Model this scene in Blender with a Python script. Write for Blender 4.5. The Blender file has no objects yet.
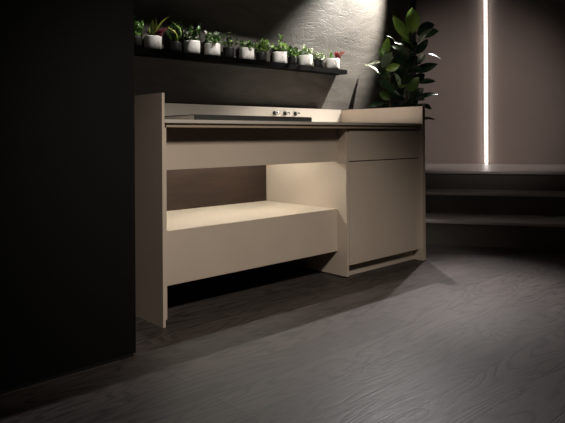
import bpy, bmesh, math, random
from mathutils import Vector, Matrix
C = bpy.context.scene.collection
PI = math.pi
V = Vector

# ------------------------------------------------------------------ camera
YAW, ROLL, FPX, HY = 0.7509, 0.0059, 590.6, 135.77
CAM = V((-1.3674, -2.2283, 0.83))
cd = bpy.data.cameras.new('camera'); cam = bpy.data.objects.new('camera', cd); C.objects.link(cam)
cd.sensor_width = 36.0; cd.sensor_fit = 'HORIZONTAL'; cd.lens = FPX * 36.0 / 565.0
cd.shift_x = -0.4 / 565.0; cd.shift_y = -(211.5 - HY) / 565.0
cd.clip_start = 0.02
cam.matrix_world = Matrix.Translation(CAM) @ Matrix.Rotation(-YAW, 4, 'Z') @ Matrix.Rotation(PI / 2, 4, 'X') @ Matrix.Rotation(-ROLL, 4, 'Z')
bpy.context.scene.camera = cam

# ------------------------------------------------------------------ world, lights, exposure
w = bpy.data.worlds.new('world'); bpy.context.scene.world = w; w.use_nodes = True
w.node_tree.nodes['Background'].inputs[0].default_value = (0.9, 0.95, 1.0, 1)
w.node_tree.nodes['Background'].inputs[1].default_value = 0.0

def spot(name, loc, aim, power, size_deg, blend, radius, col):
    l = bpy.data.lights.new(name, 'SPOT'); l.energy = power; l.spot_size = math.radians(size_deg); l.spot_blend = blend
    l.shadow_soft_size = radius; l.color = col
    o = bpy.data.objects.new(name, l); C.objects.link(o); o.location = loc
    o.rotation_euler = (V(aim) - V(loc)).to_track_quat('-Z', 'Y').to_euler(); return o
# spotlights: one on the back wall, two on the floor, a row of downlights over the worktop; added unseen fills: stair wall, oval beam along the shelf, unit fronts
spot('spotlight_wall', (2.83, 0.35, 2.60), (2.13, 0.76, 1.64), 830, 40, 0.8, 0.02, (1.0, 0.95, 0.87))
spot('spotlight_floor', (2.50, 0.58, 2.25), (0.52, -0.80, 0.0), 345, 62, 0.6, 0.02, (1.0, 0.95, 0.93))
spot('spotlight_landing', (3.29, 0.52, 2.25), (1.72, -0.56, 0.0), 290, 30, 1.0, 0.02, (1.0, 0.93, 0.91))
spot('stairs_fill', (2.0, -1.6, 2.6), (4.25, 0.95, 1.05), 285, 44, 1.0, 0.1, (1.0, 0.88, 0.81))  # added fill that brightens the taupe wall and steps; no lamp seen there
for lx in (0.15, 0.72, 1.29, 1.86):
    spot('downlight_worktop', (lx, 0.36, 2.45), (lx, 0.36, 0.9), 38, 37, 0.35, 0.015, (1.0, 0.95, 0.88))
o = spot('shelf_fill', (1.07, -0.60, 2.50), (1.07, 0.665, 1.436), 150, 84, 0.6, 0.01, (1.0, 0.95, 0.90)); o.scale = (1.0, 0.068, 1.0)  # added flat beam that lifts only the pots and foliage; no known fixture
o = spot('front_fill', (-0.33, -2.1, 2.5), (0.52, 0.0, 0.22), 265, 48, 1.0, 0.22, (1.0, 0.90, 0.79)); o.scale = (1.4, 0.82, 1.0)  # unseen fill, added in front to brighten the unit faces
vs = bpy.context.scene.view_settings
bpy.context.scene.display_settings.display_device = 'sRGB'
vs.view_transform = 'Standard'; vs.look = 'None'; vs.exposure = 0.0; vs.gamma = 1.0; vs.use_curve_mapping = False

# ------------------------------------------------------------------ materials
def mat(name, col, rough=0.5, metal=0.0, spec=0.5):
    m = bpy.data.materials.new(name); m.use_nodes = True
    b = m.node_tree.nodes['Principled BSDF']
    b.inputs['Base Color'].default_value = (*col, 1); b.inputs['Roughness'].default_value = rough
    b.inputs['Metallic'].default_value = metal; b.inputs['Specular IOR Level'].default_value = spec
    return m
class NT:
    def __init__(s, m): s.t = m.node_tree; s.b = s.t.nodes['Principled BSDF']
    def n(s, ty, **kw):
        o = s.t.nodes.new(ty)
        for k, v in kw.items(): setattr(o, k, v)
        return o
    def l(s, a, b): s.t.links.new(a, b)
    def coords(s, scale=(1, 1, 1), rot=(0, 0, 0)):
        tc = s.n('ShaderNodeTexCoord'); mp = s.n('ShaderNodeMapping')
        mp.inputs['Scale'].default_value = scale; mp.inputs['Rotation'].default_value = rot
        s.l(tc.outputs['Object'], mp.inputs[0]); return mp.outputs[0]
    def noise(s, vec, scale, detail=4, rough=0.55, dist=0.0):
        o = s.n('ShaderNodeTexNoise'); o.inputs['Scale'].default_value = scale; o.inputs['Detail'].default_value = detail
        o.inputs['Roughness'].default_value = rough; o.inputs['Distortion'].default_value = dist
        s.l(vec, o.inputs['Vector']); return o.outputs[0]
    def ramp(s, fac, stops):
        r = s.n('ShaderNodeValToRGB')
        while len(r.color_ramp.elements) < len(stops): r.color_ramp.elements.new(0.5)
        for e, (p, c) in zip(r.color_ramp.elements, stops): e.position = p; e.color = (*c, 1) if len(c) == 3 else c
        s.l(fac, r.inputs[0]); return r.outputs[0]
    def bump(s, h, strength, dist=0.01, prev=None):
        b = s.n('ShaderNodeBump'); b.inputs['Strength'].default_value = strength; b.inputs['Distance'].default_value = dist
        s.l(h, b.inputs['Height'])
        if prev: s.l(prev, b.inputs['Normal'])
        return b.outputs[0]
    def math(s, op, a, b):
        o = s.n('ShaderNodeMath', operation=op)
        for i, v in enumerate((a, b)):
            if isinstance(v, (int, float)): o.inputs[i].default_value = v
            else: s.l(v, o.inputs[i])
        return o.outputs[0]
    def mix(s, fac, a, b, mode='MIX'):
        o = s.n('ShaderNodeMix', data_type='RGBA', blend_type=mode)
        for i, v in ((0, fac), (6, a), (7, b)):
            if isinstance(v, (int, float)): o.inputs[i].default_value = v
            elif isinstance(v, tuple): o.inputs[i].default_value = (*v, 1)
            else: s.l(v, o.inputs[i])
        return o.outputs[2]

def lacquer(name, col, rough=0.42):
    m = mat(name, col, rough); t = NT(m)
    f = t.noise(t.coords((1, 1, 1)), 3.0, 3)
    c = t.ramp(f, [(0.3, tuple(x * 0.95 for x in col)), (0.7, tuple(min(1, x * 1.04) for x in col))])
    t.l(c, t.b.inputs['Base Color'])
    t.l(t.bump(t.noise(t.coords((1, 1, 1)), 260, 2), 0.03, 0.001), t.b.inputs['Normal'])
    return m

def floor_material():
    m = mat('dark_oak_planks', (0.07, 0.06, 0.055), 0.45, 0.0, 0.13); t = NT(m)
    tc = t.coords()
    br = t.n('ShaderNodeTexBrick'); br.offset = 0.37; br.offset_frequency = 2; br.squash = 1.0
    mp = t.n('ShaderNodeMapping'); mp.inputs['Location'].default_value = (0.25, 1.03 + 0.16 * 20, 0); t.l(tc, mp.inputs[0])
    t.l(mp.outputs[0], br.inputs['Vector'])
    br.inputs['Scale'].default_value = 1.0; br.inputs['Brick Width'].default_value = 1.7; br.inputs['Row Height'].default_value = 0.16
    br.inputs['Mortar Size'].default_value = 0.002; br.inputs['Mortar Smooth'].default_value = 0.2; br.inputs['Bias'].default_value = 0.0
    br.inputs['Color1'].default_value = (0.0, 0.0, 0.0, 1); br.inputs['Color2'].default_value = (1, 1, 1, 1); br.inputs['Mortar'].default_value = (0.5, 0.5, 0.5, 1)
    sep = t.n('ShaderNodeSeparateXYZ'); t.l(mp.outputs[0], sep.inputs[0])
    row = t.math('FLOOR', t.math('DIVIDE', sep.outputs[1], 0.16), 0.0)
    cmb = t.n('ShaderNodeCombineXYZ')
    t.l(t.math('ADD', t.math('MULTIPLY', sep.outputs[0], 1.0), t.math('MULTIPLY', row, 7.31)), cmb.inputs[0])
    t.l(t.math('MULTIPLY', sep.outputs[1], 6.0), cmb.inputs[1])
    # cathedral grain: contour lines of a stretched noise
    g = t.noise(cmb.outputs[0], 1.1, 2.5, 0.45, 0.35)
    rings = t.math('FRACT', t.math('MULTIPLY', g, 17.0), 0.0)
    tri = t.math('ABSOLUTE', t.math('SUBTRACT', rings, 0.5), 0.0)
    line = t.ramp(tri, [(0.0, (0, 0, 0)), (0.26, (1, 1, 1))])
    cm2 = t.n('ShaderNodeMapping'); cm2.inputs['Scale'].default_value = (5, 26, 1); t.l(cmb.outputs[0], cm2.inputs[0])
    pore = t.noise(cm2.outputs[0], 1.6, 3, 0.6)
    blot = t.noise(tc, 1.6, 3)
    base = t.mix(br.outputs['Color'], (0.041, 0.0335, 0.031), (0.062, 0.051, 0.047))
    base = t.mix(t.math('MULTIPLY', t.math('SUBTRACT', 1.0, line), 0.8), base, (0.009, 0.0075, 0.007))
    base = t.mix(t.math('MULTIPLY', pore, 0.35), base, (0.024, 0.020, 0.019))
    base = t.mix(t.math('MULTIPLY', blot, 0.25), base, (0.068, 0.058, 0.055))
    base = t.mix(br.outputs['Fac'], base, (0.012, 0.01, 0.009))
    t.l(base, t.b.inputs['Base Color'])
    t.l(t.ramp(pore, [(0.3, (0.40,) * 3), (0.75, (0.55,) * 3)]), t.b.inputs['Roughness'])
    hgt = t.math('SUBTRACT', t.math('ADD', t.math('MULTIPLY', line, 0.6), t.math('MULTIPLY', pore, 0.6)), t.math('MULTIPLY', br.outputs['Fac'], 1.5))
    t.l(t.bump(hgt, 0.22, 0.0016), t.b.inputs['Normal'])
    return m

def wall_back_material():
    m = mat('dark_trowelled_wood', (0.08, 0.07, 0.06), 0.6, 0.0, 0.25); t = NT(m)
    tc = t.coords((0.9, 1, 3.0))
    big = t.noise(tc, 2.6, 3, 0.5, 1.6)
    fine = t.noise(t.coords((1.2, 1, 5.0)), 22, 5, 0.6, 0.8)
    grit = t.noise(t.coords((1, 1, 1.6)), 160, 3, 0.6)
    rings = t.math('ABSOLUTE', t.math('SUBTRACT', t.math('FRACT', t.math('MULTIPLY', big, 9.0), 0.0), 0.5), 0.0)
    crack = t.ramp(rings, [(0.0, (0, 0, 0)), (0.10, (1, 1, 1))])
    c = t.ramp(big, [(0.3, (0.072, 0.065, 0.057)), (0.7, (0.108, 0.098, 0.087))])
    t.l(c, t.b.inputs['Base Color'])
    h = t.math('ADD', t.math('ADD', t.math('MULTIPLY', crack, 0.35), t.math('MULTIPLY', fine, 0.28)), t.math('MULTIPLY', grit, 0.03))
    t.l(t.bump(h, 0.42, 0.008), t.b.inputs['Normal'])
    return m

def plaster(name, col, rough=0.8):
    m = mat(name, col, rough); t = NT(m)
    f = t.noise(t.coords(), 1.3, 5)
    t.l(t.ramp(f, [(0.25, tuple(x * 0.93 for x in col)), (0.75, tuple(x * 1.06 for x in col))]), t.b.inputs['Base Color'])
    t.l(t.bump(t.noise(t.coords(), 90, 4), 0.06, 0.002), t.b.inputs['Normal'])
    t.b.inputs['Specular IOR Level'].default_value = 0.12
    return m

def walnut(name):
    m = mat(name, (0.06, 0.034, 0.022), 0.5); t = NT(m)
    f = t.noise(t.coords((1.2, 1, 14)), 4, 5, 0.6, 0.6)
    t.l(t.ramp(f, [(0.3, (0.016, 0.0075, 0.0045)), (0.7, (0.042, 0.020, 0.012))]), t.b.inputs['Base Color'])
    return m

def leafmat(name, col, rough=0.35, vary=0.35, trans=0.12):
    m = mat(name, col, rough); t = NT(m)
    f = t.noise(t.coords(), 28, 3)
    t.l(t.ramp(f, [(0.3, tuple(x * (1 - vary) for x in col)), (0.7, tuple(min(1, x * (1 + vary)) for x in col))]), t.b.inputs['Base Color'])
    t.b.inputs['Subsurface Weight'].default_value = 0.0
    return m

def emit(name, col, s):
    m = mat(name, (0.8, 0.8, 0.8)); b = m.node_tree.nodes['Principled BSDF']
    b.inputs['Emission Color'].default_value = (*col, 1); b.inputs['Emission Strength'].default_value = s
    return m

M = dict(
    floor=floor_material(), wallb=wall_back_material(), black=plaster('black_paint', (0.004, 0.004, 0.0038), 0.8),
    taupe=plaster('taupe_plaster', (0.20, 0.165, 0.15), 0.85), ceil=plaster('dark_ceiling', (0.03, 0.028, 0.027), 0.9),
    cream=lacquer('greige_lacquer', (0.50, 0.42, 0.345)), counter=lacquer('pale_greige_counter', (0.52, 0.475, 0.42), 0.36), rail=lacquer('greige_rail', (0.36, 0.29, 0.215)),
    inner=mat('cabinet_interior', (0.16, 0.13, 0.1), 0.6), walnut=walnut('dark_walnut_panel'),
    steel=mat('brushed_steel', (0.55, 0.54, 0.52), 0.32, 1.0), glass=mat('black_hob_glass', (0.02, 0.02, 0.02), 0.15), grey=mat('grey_hob_front', (0.035, 0.034, 0.032), 0.35),
    bmetal=mat('black_metal', (0.010, 0.010, 0.011), 0.35), shelf=mat('black_shelf_lacquer', (0.004, 0.004, 0.004), 0.6, 0.0, 0.05),
    profile=mat('dark_steel_profile', (0.03, 0.032, 0.038), 0.3, 0.6),
    chrome=mat('chrome', (0.8, 0.8, 0.8), 0.12, 1.0),
    tread=lacquer('grey_stone_tread', (0.42, 0.375, 0.36), 0.42), riser=mat('black_riser', (0.08, 0.069, 0.061), 0.6),
    potw=lacquer('white_ceramic', (0.76, 0.73, 0.69), 0.35), potb=mat('black_pot', (0.0075, 0.007, 0.007), 0.5, 0.0, 0.3), soil=mat('potting_soil', (0.02, 0.014, 0.01), 0.95),
    led=emit('warm_led', (1.0, 0.985, 0.86), 82.0), strip=emit('white_led', (1.0, 0.93, 0.88), 6.0),
    g_dark=leafmat('leaf_dark', (0.035, 0.085, 0.022)), g_mid=leafmat('leaf_mid', (0.085, 0.19, 0.038)), g_light=leafmat('leaf_light', (0.22, 0.36, 0.08)),
    g_pale=leafmat('leaf_pale', (0.42, 0.48, 0.30)), g_white=leafmat('leaf_white', (0.55, 0.58, 0.47)), g_yellow=leafmat('leaf_yellow', (0.27, 0.30, 0.06)),
    red=leafmat('leaf_red', (0.16, 0.020, 0.018)), maroon=leafmat('leaf_maroon', (0.085, 0.014, 0.02)), pink=leafmat('leaf_pink', (0.50, 0.17, 0.13)),
    r_dark=leafmat('rubber_leaf_dark', (0.018, 0.042, 0.018), 0.22, 0.2), r_mid=leafmat('rubber_leaf_mid', (0.07, 0.14, 0.03), 0.28, 0.2), r_light=leafmat('rubber_leaf_light', (0.15, 0.26, 0.045), 0.3, 0.2),
    r_grey=leafmat('rubber_leaf_grey_glare', (0.12, 0.17, 0.11), 0.2, 0.2), r_pale=leafmat('rubber_leaf_pale', (0.20, 0.22, 0.15), 0.35, 0.15),  # grey-green of the glossy leaves; glare on some is put into this colour
    stem=mat('brown_stem', (0.06, 0.04, 0.022), 0.7), gstem=mat('green_stem', (0.06, 0.10, 0.03), 0.6),
)

# ------------------------------------------------------------------ mesh helpers
ORG = {}
def obj(name, bm, mats, parent=None, loc=None, smooth=False, bevel=0.0):
    if bevel:
        bmesh.ops.bevel(bm, geom=[e for e in bm.edges if e.is_manifold and e.calc_face_angle(0) > 0.5], offset=bevel, segments=2, profile=0.6, affect='EDGES')
    org = ORG[parent.name] if parent else V(loc or (0, 0, 0))
    bmesh.ops.translate(bm, verts=bm.verts, vec=-org)
    me = bpy.data.meshes.new(name); bm.to_mesh(me); bm.free()
    for mm in (mats if isinstance(mats, (list, tuple)) else [mats]): me.materials.append(M[mm] if isinstance(mm, str) else mm)
    if smooth:
        for p in me.polygons: p.use_smooth = True
    o = bpy.data.objects.new(name, me); C.objects.link(o)
    if parent: o.parent = parent
    else: o.location = org
    ORG[o.name] = org
    return o
def thing(name, label, cat, loc, group=None):
    o = bpy.data.objects.new(name, None); o.empty_display_size = 0.05; C.objects.link(o); o.location = loc
    ORG[o.name] = V(loc); o['label'] = label; o['category'] = cat
    if group: o['group'] = group
    return o
def tag(o, label, cat, group=None):
    o['label'] = label; o['category'] = cat
    if group: o['group'] = group
    return o
def struct(o): o['kind'] = 'structure'; return o
def box(bm, x0, x1, y0, y1, z0, z1):
    v = [bm.verts.new(p) for p in ((x0, y0, z0), (x1, y0, z0), (x1, y1, z0), (x0, y1, z0), (x0, y0, z1), (x1, y0, z1), (x1, y1, z1), (x0, y1, z1))]
    for f in ((0, 3, 2, 1), (4, 5, 6, 7), (0, 1, 5, 4), (1, 2, 6, 5), (2, 3, 7, 6), (3, 0, 4, 7)): bm.faces.new([v[i] for i in f])
def B(*boxes):
    bm = bmesh.new()
    for b in boxes: box(bm, *b)
    return bm
def prism(pts, z0, z1):
    bm = bmesh.new()
    lo = [bm.verts.new((x, y, z0)) for x, y in pts]; hi = [bm.verts.new((x, y, z1)) for x, y in pts]
    n = len(pts); bm.faces.new(lo[::-1]); bm.faces.new(hi)
    for i in range(n): bm.faces.new((lo[i], lo[(i + 1) % n], hi[(i + 1) % n], hi[i]))
    bmesh.ops.recalc_face_normals(bm, faces=bm.faces); return bm
def lathe(bm, c, prof, seg=32, mi=0):
    rings = []
    for r, z in prof:
        if r < 1e-6: rings.append([bm.verts.new((c[0], c[1], c[2] + z))])
        else: rings.append([bm.verts.new((c[0] + r * math.cos(2 * PI * i / seg), c[1] + r * math.sin(2 * PI * i / seg), c[2] + z)) for i in range(seg)])
    for a, b in zip(rings, rings[1:]):
        for i in range(seg):
            j = (i + 1) % seg
            if len(a) == 1 and len(b) == 1: continue
            if len(a) == 1: f = bm.faces.new((a[0], b[j], b[i]))
            elif len(b) == 1: f = bm.faces.new((a[i], a[j], b[0]))
            else: f = bm.faces.new((a[i], a[j], b[j], b[i]))
            f.material_index = mi; f.smooth = True
def lathe_y(bm, c, prof, seg=20):      # axis pointing to -Y
    b2 = bmesh.new(); lathe(b2, (0, 0, 0), prof, seg)
    bmesh.ops.transform(b2, matrix=Matrix.Translation(V(c)) @ Matrix.Rotation(PI / 2, 4, 'X'), verts=b2.verts)
    me = bpy.data.meshes.new('t'); b2.to_mesh(me); b2.free(); bm.from_mesh(me); bpy.data.meshes.remove(me)
def tube(bm, pts, r, seg=6, mi=0):
    pts = [V(p) for p in pts]; rings = []
    rr = r if isinstance(r, (list, tuple)) else [r] * len(pts)
    for i, p in enumerate(pts):
        d = (pts[min(i + 1, len(pts) - 1)] - pts[max(i - 1, 0)]).normalized()
        a = d.orthogonal().normalized(); b = d.cross(a)
        if rings:
            a = pa - d * pa.dot(d); a.normalize(); b = d.cross(a)
        pa = a
        rings.append([bm.verts.new(p + (a * math.cos(2 * PI * k / seg) + b * math.sin(2 * PI * k / seg)) * rr[i]) for k in range(seg)])
    for a, b in zip(rings, rings[1:]):
        for k in range(seg):
            f = bm.faces.new((a[k], a[(k + 1) % seg], b[(k + 1) % seg], b[k])); f.material_index = mi; f.smooth = True
    bm.faces.new(rings[0][::-1]).material_index = mi; bm.faces.new(rings[-1]).material_index = mi
def leaf(bm, base, tip, wid, side, mi=0, bend=0.12, fold=0.18, n=8, shape=0.85, stalk=0.0, rim=None):
    """a leaf blade from base to tip; side = unit vector across the blade; bows along its normal, folds on its midrib"""
    base, tip = V(base), V(tip); d = tip - base; L = d.length; t = d.normalized()
    s = (side - t * side.dot(t)).normalized(); nrm = t.cross(s).normalized()
    if nrm.z < 0: nrm = -nrm
    rows = []
    for i in range(n + 1):
        u = i / n
        wv = wid * 0.5 * (math.sin(PI * u ** shape) ** 0.8 if 0 < u < 1 else 0.0)
        c = base + d * u + nrm * (bend * L * math.sin(PI * u) - bend * 0.5 * L * u * u)
        up = nrm * (fold * wv)
        rows.append([c - s * wv + up, c - s * wv * 0.5 + up * 0.4, c, c + s * wv * 0.5 + up * 0.4, c + s * wv + up])
    vs_ = [[bm.verts.new(p) for p in r] if 0 < k < n else [bm.verts.new(r[2])] for k, r in enumerate(rows)]
    for k in range(n):
        a, b = vs_[k], vs_[k + 1]
        for q in range(4):
            if len(a) == 1: f = bm.faces.new((a[0], b[q + 1], b[q]))
            elif len(b) == 1: f = bm.faces.new((a[q], a[q + 1], b[0]))
            else: f = bm.faces.new((a[q], a[q + 1], b[q + 1], b[q]))
            f.material_index = rim if (rim is not None and q in (0, 3)) else mi; f.smooth = True

# ------------------------------------------------------------------ the setting
XW0, XW1, YF, HT = -3.2, 5.6, -4.2, 2.7
WY = 0.76
DX, DY = 0.53, -0.848; NX, NY = 0.848, 0.53          # direction along the stairs, and into them
def sl(s, t): return (NX * s + DX * t, NY * s + DY * t)
def at_y(s, y): t = (y - NY * s) / DY; return (NX * s + DX * t, y)
struct(obj('floor', B((XW0, 8.0, YF, 4.2, -0.06, 0.0)), 'floor'))
struct(obj('ceiling', B((XW0, 8.0, YF, 4.2, HT, HT + 0.06)), 'ceil'))
struct(obj('wall_back', B((-1.6, 2.93, WY, WY + 0.14, 0, HT)), 'wallb'))
struct(obj('wall_left', B((XW0, -0.25, -0.207, WY, 0.012, HT)), 'black', bevel=0.003))
struct(obj('trim_1', B((2.93, 3.01, WY - 0.012, WY + 0.16, 0, HT), (2.955, 2.975, WY - 0.022, WY - 0.01, 0, HT)), 'profile', bevel=0.002))
SW = 4.37
a, b = at_y(SW, 3.6), sl(SW, 5.2)
e, f_ = (b[0] + NX * 0.12, b[1] + NY * 0.12), (a[0] + NX * 0.12, a[1] + NY * 0.12)
struct(obj('wall_right', prism([a, b, e, f_], 0, HT), 'taupe'))
struct(obj('baseboard_left', B((XW0, -0.262, -0.207, -0.195, 0, 0.013)), 'bmetal'))

# ------------------------------------------------------------------ stairs
st = thing('staircase', 'three low dark steps with pale grey treads below the taupe wall', 'stairs', (*sl(2.25, 1.6), 0))
S1, S2, S3, Z1, Z2, Z3 = 2.25, 2.70, 3.015, 0.186, 0.356, 0.513
TE = 4.6
def step(s0, s1, z0, z1):
    p = [at_y(s0 + 0.012, WY - 0.003), sl(s0 + 0.012, TE), sl(s1, TE), at_y(s1, WY - 0.003)]
    r = obj('step', prism(p, z0, z1 - 0.022), 'riser', st)
    q = [at_y(s0, WY - 0.003), sl(s0, TE), sl(s1, TE), at_y(s1, WY - 0.003)]
    obj('tread', prism(q, z1 - 0.022, z1), 'tread', r, bevel=0.003)
step(S1, S2 + 0.01, 0.0, Z1)
step(S2, S3 + 0.01, 0.0, Z2)
# the landing reaches behind the end of the back wall
q = [at_y(S3, WY - 0.003), sl(S3, TE), sl(SW - 0.002, TE), at_y(SW - 0.002, 2.6), (3.02, 2.6), (3.02, WY - 0.003)]
q2 = [at_y(S3 + 0.012, WY - 0.003)] + [sl(S3 + 0.012, TE)] + q[2:]
ld = obj('landing', prism(q2, 0, Z3 - 0.022), 'riser', st)
obj('tread', prism(q, Z3 - 0.022, Z3), 'tread', ld, bevel=0.003)

# ------------------------------------------------------------------ light line on the taupe wall
tw = 1.636
wl = thing('wall_light', 'thin vertical glowing white light line on the taupe wall', 'light', (*sl(SW - 0.001, tw), Z3))
def strip_bm(w, d, z0, z1, s0):
    return prism([sl(s0, tw - w), sl(s0, tw + w), sl(s0 - d, tw + w), sl(s0 - d, tw - w)], z0, z1)
obj('channel', strip_bm(0.030, 0.004, Z3 + 0.002, HT - 0.01, SW - 0.001), 'taupe', wl)
obj('diffuser', strip_bm(0.012, 0.034, Z3 + 0.004, HT - 0.012, SW - 0.0051), 'strip', wl, bevel=0.004)

# ------------------------------------------------------------------ kitchen unit, open bay on the left
BY = 0.74
YU = 0.098
XD0, XD1 = 1.241, 1.261
ku = thing('kitchen_base_unit', 'open greige kitchen unit with tall left side panel and one lit deep drawer', 'cabinet', (0.6, 0.35, 0))
sp = obj('side_panel', B((-0.004, 0.009, 0.0, BY, 0.0, 1.02)), 'cream', ku, bevel=0.0015)
obj('inner_panel', B((0.0095, 0.0195, 0.004, BY, 0.03, 0.868)), 'cream', sp, bevel=0.001)
obj('fascia', B((0.0205, XD0 - 0.0005, YU, YU + 0.02, 0.677, 0.8885)), 'cream', ku, bevel=0.001)
dr = obj('drawer', B((0.022, XD0 - 0.002, YU + 0.021, BY - 0.01, 0.155, 0.390)), 'cream', ku)
obj('drawer_front', B((0.022, XD0 - 0.002, YU, YU + 0.02, 0.150, 0.3985)), 'cream', dr, bevel=0.0015)
obj('drawer_top', B((0.022, XD0 - 0.002, YU + 0.0205, BY - 0.01, 0.3905, 0.3985)), 'cream', dr)
obj('back_panel', B((0.0205, XD0 - 0.0005, BY - 0.009, BY, 0.05, 0.868)), 'walnut', ku)
lh = obj('light_rail', B((0.10, XD0 - 0.01, 0.440, 0.470, 0.872, 0.8805)), 'steel', ku)
obj('led_strip', B((0.11, XD0 - 0.02, 0.446, 0.464, 0.868, 0.8715)), 'led', lh)

# ------------------------------------------------------------------ closed cabinet on the right
XR = 1.998
kc = thing('kitchen_cabinet', 'closed greige cabinet with a drawer above one tall door at the right end', 'cabinet', ((XD0 + XR) / 2, 0.37, 0))
obj('side_panel', B((XD0, XD1, 0.029, BY, 0.008, 0.870)), 'cream', kc, bevel=0.0015)
obj('side_panel', B((XR - 0.030, XR, -0.006, BY, 0.0, 1.02)), 'cream', kc, bevel=0.0015)
obj('carcass', B((XD1 + 0.0005, XR - 0.0305, 0.044, BY, 0.080, 0.868)), 'inner', kc)
obj('drawer_front', B((XD1 + 0.003, XR - 0.033, 0.024, 0.043, 0.6805, 0.864)), 'cream', kc, bevel=0.0012)
obj('door', B((XD1 + 0.003, XR - 0.033, 0.024, 0.043, 0.073, 0.6745)), 'cream', kc, bevel=0.0012)
obj('plinth', B((XD1 + 0.0005, XR - 0.0305, 0.066, 0.082, 0.0, 0.079)), 'cream', kc)
bm = bmesh.new(); lathe(bm, (XD0 + 0.014, 0.10, 0), [(0, 0), (0.012, 0), (0.012, 0.008), (0, 0.008)], 14)
obj('levelling_foot', bm, 'bmetal', kc)

# ------------------------------------------------------------------ worktop with its raised back rim
X0, X1 = 0.0205, XR - 0.0305
wt = thing('worktop', 'long pale greige worktop with raised back rim under the plant shelf', 'worktop', (1.0, 0.35, 0.871))
obj('slab', B((0.0100, X1, 0.0, 0.700, 0.890, 0.905)), 'counter', wt, bevel=0.0015)
obj('front_rail', B((X0, X1, 0.016, 0.034, 0.8805, 0.8895), (X0, X1, 0.004, 0.060, 0.8705, 0.880)), 'rail', wt, bevel=0.001)
obj('upstand', B((0.0100, X1, 0.7005, 0.752, 0.8815, 1.021)), 'counter', wt, bevel=0.0015)
for kx, tone in ((1.290, 0), (1.385, 1), (1.482, 2)):
    bm = bmesh.new(); lathe_y(bm, (kx, 0.7004, 0.982), [(0, 0), (0.015, 0), (0.015, 0.008), (0.012, 0.013), (0, 0.013)])
    k = obj('control_knob', bm, 'bmetal', wt)
    bm = bmesh.new(); lathe_y(bm, (kx, 0.6872, 0.982), [(0, 0), (0.0095, 0), (0.0088, 0.026), (0.007, 0.029), (0, 0.029)])
    box(bm, kx - 0.002, kx + 0.002, 0.655, 0.6865, 0.971, 0.987)
    obj('knob_cap', bm, 'chrome', k)

# ------------------------------------------------------------------ hob
hb = thing('hob', 'long slim black hob with steel sides lying on the worktop', 'hob', (0.58, 0.32, 0.905))
obj('body', B((0.205, 0.985, 0.062, 0.600, 0.9052, 0.928)), 'steel', hb, bevel=0.0015)
obj('front_trim', B((0.206, 0.984, 0.056, 0.0618, 0.9055, 0.931)), 'grey', hb, bevel=0.001)
obj('glass_top', B((0.207, 0.983, 0.063, 0.598, 0.9283, 0.932)), 'glass', hb)
for bx_, by_, r in ((0.36, 0.2, 0.07), (0.36, 0.45, 0.09), (0.82, 0.2, 0.09), (0.82, 0.45, 0.07)):
    bm = bmesh.new(); lathe(bm, (bx_, by_, 0.9322), [(r, 0), (r, 0.0006), (r - 0.004, 0.0006), (r - 0.004, 0), (r, 0)], 36)
    obj('cooking_zone', bm, 'steel', hb)

# ------------------------------------------------------------------ wall shelf
SZ = 1.316
sh = obj('wall_shelf', B((-0.22, 1.978, 0.652, WY - 0.001, 1.284, SZ)), 'shelf', loc=(0.9, 0.7, 1.284), bevel=0.0015)
tag(sh, 'long black wall shelf carrying the row of small potted plants', 'shelf')

# ------------------------------------------------------------------ potted plants on the shelf
def pot(parent, c, r, h, m):
    bm = bmesh.new()
    lathe(bm, c, [(0, 0), (r * 0.86, 0), (r * 0.95, h * 0.05), (r * 0.985, h * 0.2), (r, h * 0.9), (r * 0.985, h), (r * 0.90, h), (r * 0.88, h * 0.94), (r * 0.86, h * 0.60)], 32)
    obj('pot', bm, m, parent)
    bm = bmesh.new(); lathe(bm, c, [(0, h * 0.86), (r * 0.6, h * 0.86), (r * 0.865, h * 0.83)], 24)
    bmesh.ops.reverse_faces(bm, faces=bm.faces)
    obj('soil', bm, 'soil', parent)
def rdir(rng, el0, el1):
    az = rng.uniform(0, 2 * PI); el = math.radians(rng.uniform(el0, el1))
    return V((math.cos(az) * math.cos(el), math.sin(az) * math.cos(el), math.sin(el)))
def limit(p):     # keep foliage clear of the wall
    if p.y > WY - 0.006: p.y = WY - 0.006 - (p.y - WY) * 0.1 if False else WY - 0.006
    return p
def sprig(bm, rng, root, d, L, nl, ll, lw, mis, droop=0.25, rim=None, sm=0):
    pts = []; 
    for i in range(6):
        u = i / 5; p = root + d * L * u + V((0, 0, -droop * L * u * u)); pts.append(limit(p))
    tube(bm, pts, [0.0012, 0.0011, 0.001, 0.0009, 0.0008, 0.0006], 5, sm)
    for i in range(nl):
        u = 0.25 + 0.75 * (i + rng.random() * 0.5) / nl; u = min(u, 1.0)
        k = min(int(u * 5), 4); p = pts[k].lerp(pts[k + 1], u * 5 - k)
        dd = (rdir(rng, -15, 50) + d * 0.5).normalized(); l = ll * rng.uniform(0.7, 1.2)
        tip = limit(p + dd * l); 
        if (tip - p).length < l * 0.4: tip = p + V((dd.x, -abs(dd.y), dd.z)) * l
        leaf(bm, p, tip, lw * l / ll * rng.uniform(0.8, 1.15), rdir(rng, -20, 20), rng.choice(mis), 0.1, 0.25, 5, 0.75, rim=rim)
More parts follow.
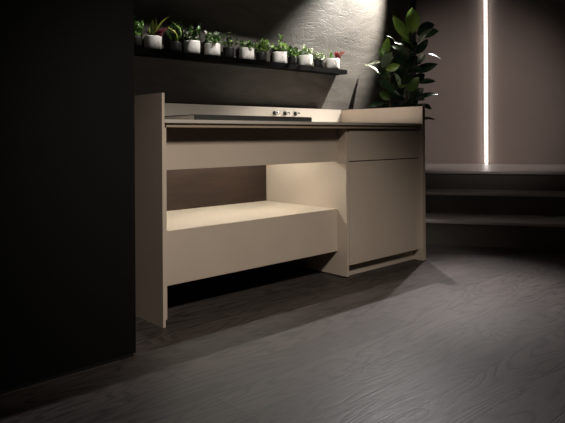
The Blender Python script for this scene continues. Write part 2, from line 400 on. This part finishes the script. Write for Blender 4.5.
def bushy(seed, c, h, mats, ns, L, nl, ll, lw, spread=(25, 80), droop=0.25, rim=None, mis=(1, 2), extra=()):
    rng = random.Random(seed); bm = bmesh.new(); root = V(c) + V((0, 0, h * 0.8))
    for i in range(int(ns * 1.5)):
        sprig(bm, rng, root + V((rng.uniform(-.025, .025), rng.uniform(-.025, .02), 0)), rdir(rng, max(spread[0], 22), spread[1] + 5), L * rng.uniform(0.75, 1.2), nl, ll * 1.1, lw * 1.15, list(mis), droop * 0.5, rim)
    for dx, dy, dz in extra:
        v = V((dx, dy, dz)); sprig(bm, rng, root, v.normalized(), v.length, nl, ll, lw, list(mis), 0.05, rim)
    return bm
PY = 0.706
POTX = [0.262, 0.372, 0.520, 0.636, 0.785, 0.912, 1.058, 1.182, 1.346, 1.462, 1.594, 1.730, 1.880]
G = 'small potted plants on the wall shelf'
rw, hw, rb, hb_ = 0.0490, 0.078, 0.0365, 0.061
def bromeliad(c, h):
    rng = random.Random(5); bm = bmesh.new(); r = V(c) + V((0, 0, h * 0.85))
    def strap(dx, dy, dz, w, mi, bend=0.16): leaf(bm, r + V((dx, dy, 0)) * 0.12, limit(r + V((dx * 1.05, dy, dz * 1.25))), w * 1.1, V((0.5, -0.6, 0.2)), mi, bend, 0.3, 9, 0.55)
    strap(0.110, -0.01, 0.125, 0.013, 0); strap(-0.060, -0.06, 0.075, 0.013, 1); strap(0.13, -0.03, 0.040, 0.020, 1, 0.3)
    strap(0.010, -0.02, 0.095, 0.022, 0); strap(-0.02, -0.03, 0.085, 0.02, 0); strap(0.0, 0.02, 0.07, 0.022, 0); strap(-0.015, -0.045, 0.06, 0.02, 0)
    strap(0.065, -0.05, 0.050, 0.032, 2); strap(0.04, -0.05, 0.030, 0.036, 2); strap(0.075, 0.0, 0.055, 0.026, 2); strap(0.02, -0.06, 0.03, 0.030, 2)
    strap(-0.04, -0.03, 0.02, 0.02, 3); strap(-0.06, 0.01, 0.05, 0.016, 3); strap(0.05, 0.03, 0.05, 0.02, 3)
    return bm
def planter(x, white, label, fol, mats, r=None, h=None):
    r = r or (rw if white else rb); h = h or (hw if white else hb_)
    c = (x, PY, SZ + 0.0003)
    t = thing('potted_plant', label, 'potted plant', c, G)
    pot(t, c, r, h, 'potw' if white else 'potb')
    bm = fol(c, h)
    i = POTX.index(x); lo = (x - POTX[i - 1]) / 2 - 0.001 if i else 0.08; hi = (POTX[i + 1] - x) / 2 - 0.001 if i + 1 < len(POTX) else 0.13
    for v_ in bm.verts:      # neighbouring plants grow side by side, not through one another
        d = v_.co.x - x
        if fol is not bromeliad or d < 0:
            lim = lo if d < 0 else hi; v_.co.x = x + lim * math.tanh(d / lim)
    obj('foliage', bm, mats, t)
GM = ['gstem', 'g_dark', 'g_mid', 'g_light', 'g_pale', 'g_white']
planter(0.262, False, 'black pot with arching green leaves, leftmost on the shelf beside the black wall', lambda c, h: bushy(11, c, h, GM, 10, 0.115, 7, 0.030, 0.018, (35, 80), 0.35, None, (2, 2, 3), ((-0.02, -0.02, 0.12), (0.03, -0.03, 0.10))), GM, 0.036)
planter(0.372, True, 'white pot with strappy yellow-green leaves and maroon leaves, first white pot from the left', bromeliad, ['g_yellow', 'g_mid', 'maroon', 'g_dark'])
def fern(c, h):
    rng = random.Random(8); bm = bmesh.new(); r = V(c) + V((0, 0, h * 0.8))
    for i in range(20):
        d = rdir(rng, 30, 80); L = rng.uniform(0.075, 0.12)
        if i < 2: d = V((-0.85, -0.25, 0.55)).normalized(); L = 0.10 + 0.02 * i
        p = r + V((0, 0, 0.045)); q = limit(p + d * L)
        leaf(bm, r, q, rng.uniform(0.012, 0.02), rdir(rng, -10, 10), 4 if i < 2 else rng.choice([1, 2, 2, 3]), 0.3, 0.3, 8, 0.8)
    return bm
planter(0.520, False, 'black pot with feathery drooping green fern between two white pots near the left', fern, ['gstem', 'g_dark', 'g_mid', 'g_light', 'g_yellow'])
planter(0.636, True, 'white pot with bushy pale-flecked leaves and a tall sprig, second white pot from left', lambda c, h: bushy(21, c, h, GM, 14, 0.10, 8, 0.022, 0.015, (15, 80), 0.3, None, (2, 2, 1, 5), ((0.06, -0.02, 0.135), (-0.02, -0.03, 0.11), (0.08, 0, 0.10))), GM)
planter(0.785, True, 'white pot with dense small dark green leaves, third white pot from the left', lambda c, h: bushy(22, c, h, GM, 15, 0.092, 8, 0.021, 0.015, (10, 75), 0.3, None, (1, 2, 2, 5), ((-0.03, -0.02, 0.085), (0.05, -0.02, 0.07))), GM)
def pilea(c, h):
    rng = random.Random(31); bm = bmesh.new(); r = V(c) + V((0, 0, h * 0.8))
    for i in range(22):
        d = rdir(rng, 15, 75); L = rng.uniform(0.055, 0.10); q = limit(r + d * L + V((0, 0, 0.012)))
        tube(bm, [r, r.lerp(q, 0.5) + V((0, 0, 0.008)), q], [0.0012, 0.0011, 0.001], 5, 0)
        o = V((d.x, d.y - 0.3, -0.1)).normalized(); s = V((-o.y, o.x, 0)).normalized()
        l = rng.uniform(0.024, 0.036)
        leaf(bm, q - o * l * 0.3, limit(q + o * l * 0.7), l * 0.95, s, rng.choice([1, 2, 2, 2]), 0.12, 0.1, 7, 0.95)
    return bm
planter(0.912, False, 'black pot with round green coin-shaped leaves', pilea, ['gstem', 'g_mid', 'g_light'], rb, 0.066)
planter(1.058, True, 'white pot with low cushion of tiny green leaves, fourth white pot from the left', lambda c, h: bushy(41, c, h, GM, 16, 0.062, 7, 0.019, 0.015, (5, 70), 0.3, None, (1, 2, 3, 5)), GM)
planter(1.182, False, 'black pot with tall airy pale green sprigs in the middle of the shelf', lambda c, h: bushy(51, c, h, GM, 13, 0.10, 7, 0.026, 0.017, (30, 85), 0.25, None, (2, 3, 3, 4), ((-0.02, -0.02, 0.11), (0.04, -0.02, 0.10))), GM)
def limey(c, h):
    bm = bushy(61, c, h, GM, 14, 0.082, 8, 0.022, 0.017, (10, 75), 0.3, None, (2, 3, 3, 4), ((-0.015, -0.02, 0.135), (0.0, -0.02, 0.13)))
    r = V(c) + V((0, 0, h))
    leaf(bm, r + V((-0.02, -0.03, 0.02)), r + V((0.025, -0.05, 0.055)), 0.045, V((0.7, -0.2, -0.6)), 3, 0.1, 0.1, 8, 0.95)
    return bm
planter(1.346, True, 'white pot with bright lime leaves and two upright sprigs', limey, GM)
planter(1.462, False, 'smallest black pot with trailing ivy leaves between two white pots', lambda c, h: bushy(71, c, h, GM, 15, 0.085, 8, 0.022, 0.018, (15, 75), 0.3, None, (1, 2, 3, 2)), GM, 0.031, 0.056)
planter(1.594, True, 'white pot with pale variegated whitish leaves, second white pot from the right', lambda c, h: bushy(81, c, h, GM, 17, 0.080, 8, 0.022, 0.016, (15, 80), 0.25, None, (4, 5, 5, 3), ((-0.03, -0.02, 0.10),)), GM)
planter(1.730, False, 'black pot with white-edged green leaves, rightmost black pot on the shelf', lambda c, h: bushy(91, c, h, GM, 15, 0.058, 8, 0.024, 0.018, (15, 75), 0.3, 5, (1, 2, 2, 3)), GM)
def redleaf(c, h):
    bm = bmesh.new(); r = V(c) + V((0, 0, h * 0.8))
    def L(px, py, pz, qx, qy, qz, w, mi, s=(0.5, -0.3, 0.6)):
        p = r + V((px, py, pz)); tube(bm, [r, r.lerp(p, 0.6) + V((0, -0.004, 0.004)), p], 0.0012, 5, 0)
        leaf(bm, p, limit(r + V((qx, qy, qz))), w, V(s), mi, 0.12, 0.2, 8, 0.75)
    L(-0.035, -0.02, 0.015, -0.055, -0.03, 0.065, 0.032, 1); L(-0.03, 0, 0.04, -0.055, -0.01, 0.125, 0.006, 2); L(-0.02, 0.0, 0.03, -0.03, 0, 0.075, 0.012, 3)
    for q in ((0.015, -0.03, 0.075), (0.045, -0.03, 0.060), (-0.012, -0.04, 0.035), (0.035, -0.05, 0.020), (0.01, -0.055, 0.045), (0.05, -0.02, 0.035), (0.0, -0.02, 0.065)):
        L(0.012, -0.03, 0.035, q[0], q[1], q[2], 0.030, 4)
    L(0.055, -0.02, 0.050, 0.110, -0.04, 0.068, 0.030, 5, (0.1, -0.4, 0.8)); L(0.055, -0.02, 0.052, 0.105, -0.01, 0.05, 0.028, 5, (0.1, -0.4, 0.8)); L(0.05, 0.0, 0.06, 0.09, 0, 0.09, 0.008, 4)
    return bm
planter(1.880, True, 'white pot with dark red and salmon pink leaves at the right end of the shelf', redleaf, ['gstem', 'g_mid', 'g_yellow', 'g_pale', 'red', 'pink'])

# ------------------------------------------------------------------ rubber plant beside the unit, standing on the lowest step
RP = V((2.455, 0.47, Z1 + 0.0003))
rp = thing('rubber_plant', 'tall rubber plant with big glossy leaves at the right end of the counter', 'plant', RP)
bm = bmesh.new(); R_, H_ = 0.105, 0.26
lathe(bm, RP, [(0, 0), (R_ * 0.8, 0), (R_ * 0.86, 0.01), (R_, H_ - 0.01), (R_, H_), (R_ * 0.92, H_), (R_ * 0.9, H_ * 0.8)], 36); obj('pot', bm, 'potb', rp)
bm = bmesh.new(); lathe(bm, RP, [(0, H_ * 0.9), (R_ * 0.915, H_ * 0.87)], 28); bmesh.ops.reverse_faces(bm, faces=bm.faces); obj('soil', bm, 'soil', rp)
FW = V((math.sin(YAW), math.cos(YAW), 0)); RT = V((math.cos(YAW), -math.sin(YAW), 0)); UP = V((0, 0, 1))
def stem_bm(pts, r0, r1):
    bm = bmesh.new(); n = len(pts); tube(bm, pts, [r0 + (r1 - r0) * i / (n - 1) for i in range(n)], 8, 0); return bm
def P(x, z, q=0.0):   # a point of the plant: x metres to the right of the pot seen from the room, z height, q metres further back
    return V((RP.x, RP.y, 0)) + RT * x + FW * q + UP * z
#STEMS
obj('stem', stem_bm([P(-0.03, 0.40), P(-0.09, 0.70), P(-0.118, 1.05), P(-0.118, 1.28), P(-0.135, 1.44)], 0.008, 0.004), 'stem', rp)
obj('stem', stem_bm([P(0.0, 0.40), P(0.0, 0.8), P(0.010, 1.2), P(0.02, 1.45), P(0.055, 1.68)], 0.010, 0.004), 'stem', rp)
obj('stem', stem_bm([P(0.03, 0.40), P(0.045, 0.8, .03), P(0.06, 1.1, .03), P(0.075, 1.35, .02), P(0.085, 1.52, .0)], 0.008, 0.004), 'stem', rp)
#LEAVES
LV = [
    (0.040,1.567,0.00, -0.103,1.758,-0.02, 0.080,0,'l'), (0.050,1.613,0.00, 0.059,1.825,0.01, 0.111,0,'l'), (0.105,1.657,0.03, 0.243,1.695,0.05, 0.076,0,'d'),
    (0.083,1.621,0.00, 0.253,1.630,-0.03, 0.085,0,'d'), (0.087,1.523,-0.03, 0.202,1.654,-0.05, 0.070,-57,'g'), (0.092,1.462,0.03, 0.183,1.579,0.03, 0.062,0,'d'),
    (0.067,1.477,-0.03, -0.094,1.543,-0.06, 0.070,45,'m'), (0.025,1.423,-0.03, -0.110,1.518,-0.05, 0.066,27,'g'), (-0.163,1.436,0.00, -0.131,1.591,0.00, 0.071,0,'l'),
    (-0.193,1.354,-0.04, -0.110,1.468,-0.05, 0.080,0,'g'), (-0.073,1.544,0.00, -0.146,1.600,-0.02, 0.037,67,'p'), (0.093,1.388,0.00, 0.142,1.452,-0.04, 0.054,0,'g'),
    (0.139,1.455,-0.02, 0.266,1.413,-0.05, 0.053,-68,'p'), (-0.085,1.438,0.02, 0.010,1.385,0.03, 0.080,0,'d'), (-0.159,1.335,-0.04, -0.059,1.364,-0.08, 0.062,0,'l'),
    (-0.190,1.398,0.00, -0.299,1.389,0.09, 0.043,38,'p'), (-0.210,1.312,0.00, -0.305,1.391,0.07, 0.049,57,'p'), (0.065,1.326,0.00, 0.244,1.376,-0.03, 0.071,0,'d'),
    (0.100,1.233,0.00, 0.230,1.246,-0.02, 0.053,40,'d'), (0.080,1.101,0.00, 0.245,1.149,-0.02, 0.069,-57,'d'), (0.126,1.070,0.00, 0.208,1.032,0.02, 0.036,-11,'d'),
    (0.106,0.947,0.02, 0.234,0.949,0.00, 0.051,67,'d'), (0.014,1.162,-0.02, 0.095,1.276,-0.04, 0.089,0,'m'), (-0.126,1.109,-0.02, -0.210,1.162,-0.04, 0.058,0,'m'),
    (-0.090,1.310,-0.02, -0.050,1.206,-0.05, 0.044,52,'g'), (-0.114,1.118,0.00, -0.005,1.203,0.00, 0.055,-14,'d'), (-0.153,1.079,0.00, -0.285,1.057,0.00, 0.054,33,'d'),
    (0.001,1.260,0.03, -0.061,1.354,0.03, 0.080,0,'d'), (0.064,1.244,0.03, 0.163,1.308,0.05, 0.071,0,'d'), (0.000,1.104,0.03, -0.060,1.167,0.04, 0.080,0,'d'),
    (0.024,1.057,0.03, 0.104,1.119,0.04, 0.080,0,'d'), (-0.118,1.197,0.02, -0.194,1.261,0.03, 0.071,0,'d'), (-0.116,1.214,0.03, -0.028,1.277,0.04, 0.071,0,'d'),
    (0.020,1.401,0.04, -0.040,1.481,0.05, 0.080,0,'d'), (-0.117,1.275,0.02, -0.180,1.322,0.02, 0.062,0,'m'), (0.041,1.447,0.03, 0.132,1.386,0.05, 0.071,0,'d'),
    (-0.008,1.026,0.03, 0.067,0.979,0.05, 0.071,0,'d'), (-0.117,1.026,0.03, -0.045,1.081,0.04, 0.071,0,'d'), (-0.117,1.011,0.03, -0.189,1.050,0.02, 0.071,0,'d'),
    (0.010,1.322,0.03, 0.080,1.384,0.03, 0.071,0,'d'), (-0.140,1.415,0.02, -0.202,1.509,0.02, 0.054,0,'m'), (0.002,0.948,0.04, -0.076,1.011,0.04, 0.071,0,'d'),
    (0.038,1.150,0.02, 0.157,1.103,0.03, 0.054,0,'d'), (0.055,1.508,0.02, -0.022,1.586,0.02, 0.062,0,'m'), (0.054,1.409,-0.02, -0.028,1.330,-0.04, 0.071,0,'d'),
    (0.028,1.362,-0.03, 0.116,1.313,-0.05, 0.062,0,'d'), (-0.133,1.163,-0.02, -0.052,1.130,-0.04, 0.054,0,'d'), (0.006,1.209,-0.02, -0.075,1.254,-0.04, 0.071,0,'m'),
    (0.038,1.286,-0.02, -0.042,1.224,-0.03, 0.071,0,'d'), (-0.130,1.334,-0.01, -0.211,1.271,-0.03, 0.062,0,'d'), (0.062,1.132,-0.01, 0.135,1.192,-0.03, 0.062,0,'d'),
    (-0.150,1.224,-0.03, -0.100,1.161,-0.05, 0.062,0,'d'), (0.038,1.070,-0.01, -0.043,1.039,-0.03, 0.062,0,'d'), (0.079,1.024,0.00, 0.147,1.069,-0.01, 0.054,0,'d'),
    (0.058,1.556,0.03, 0.128,1.493,0.03, 0.062,0,'d'), (0.013,1.495,0.04, 0.077,1.418,0.05, 0.062,0,'d')]
SL = {'l': 0, 'm': 1, 'd': 2, 'g': 3, 'p': 4}
bm = bmesh.new()
for (bx_, bz_, bq, tx_, tz_, tq, wd, tilt, mk) in LV:
    b_, t_ = P(bx_, bz_, bq), P(tx_, tz_, tq); d_ = (t_ - b_).normalized()
    side = d_.cross(FW).normalized(); side = Matrix.Rotation(math.radians(tilt), 3, d_) @ side
    leaf(bm, b_, t_, wd, side, SL[mk], 0.07, 0.22, 12, 0.9)
    ax = V((RP.x, RP.y, 0)) + RT * (-0.118 if bx_ < -0.07 else 0.01); inn = V((ax.x, ax.y, bz_ - 0.03))
    tube(bm, [b_, b_.lerp(inn, min(1.0, 0.05 / max(0.01, (inn - b_).length)))], [0.0022, 0.003], 6, 5)
for v_ in bm.verts: v_.co.y = min(v_.co.y, WY - 0.006)
obj('foliage', bm, ['r_light', 'r_mid', 'r_dark', 'r_grey', 'r_pale', 'gstem'], rp)
#ENDLEAVES
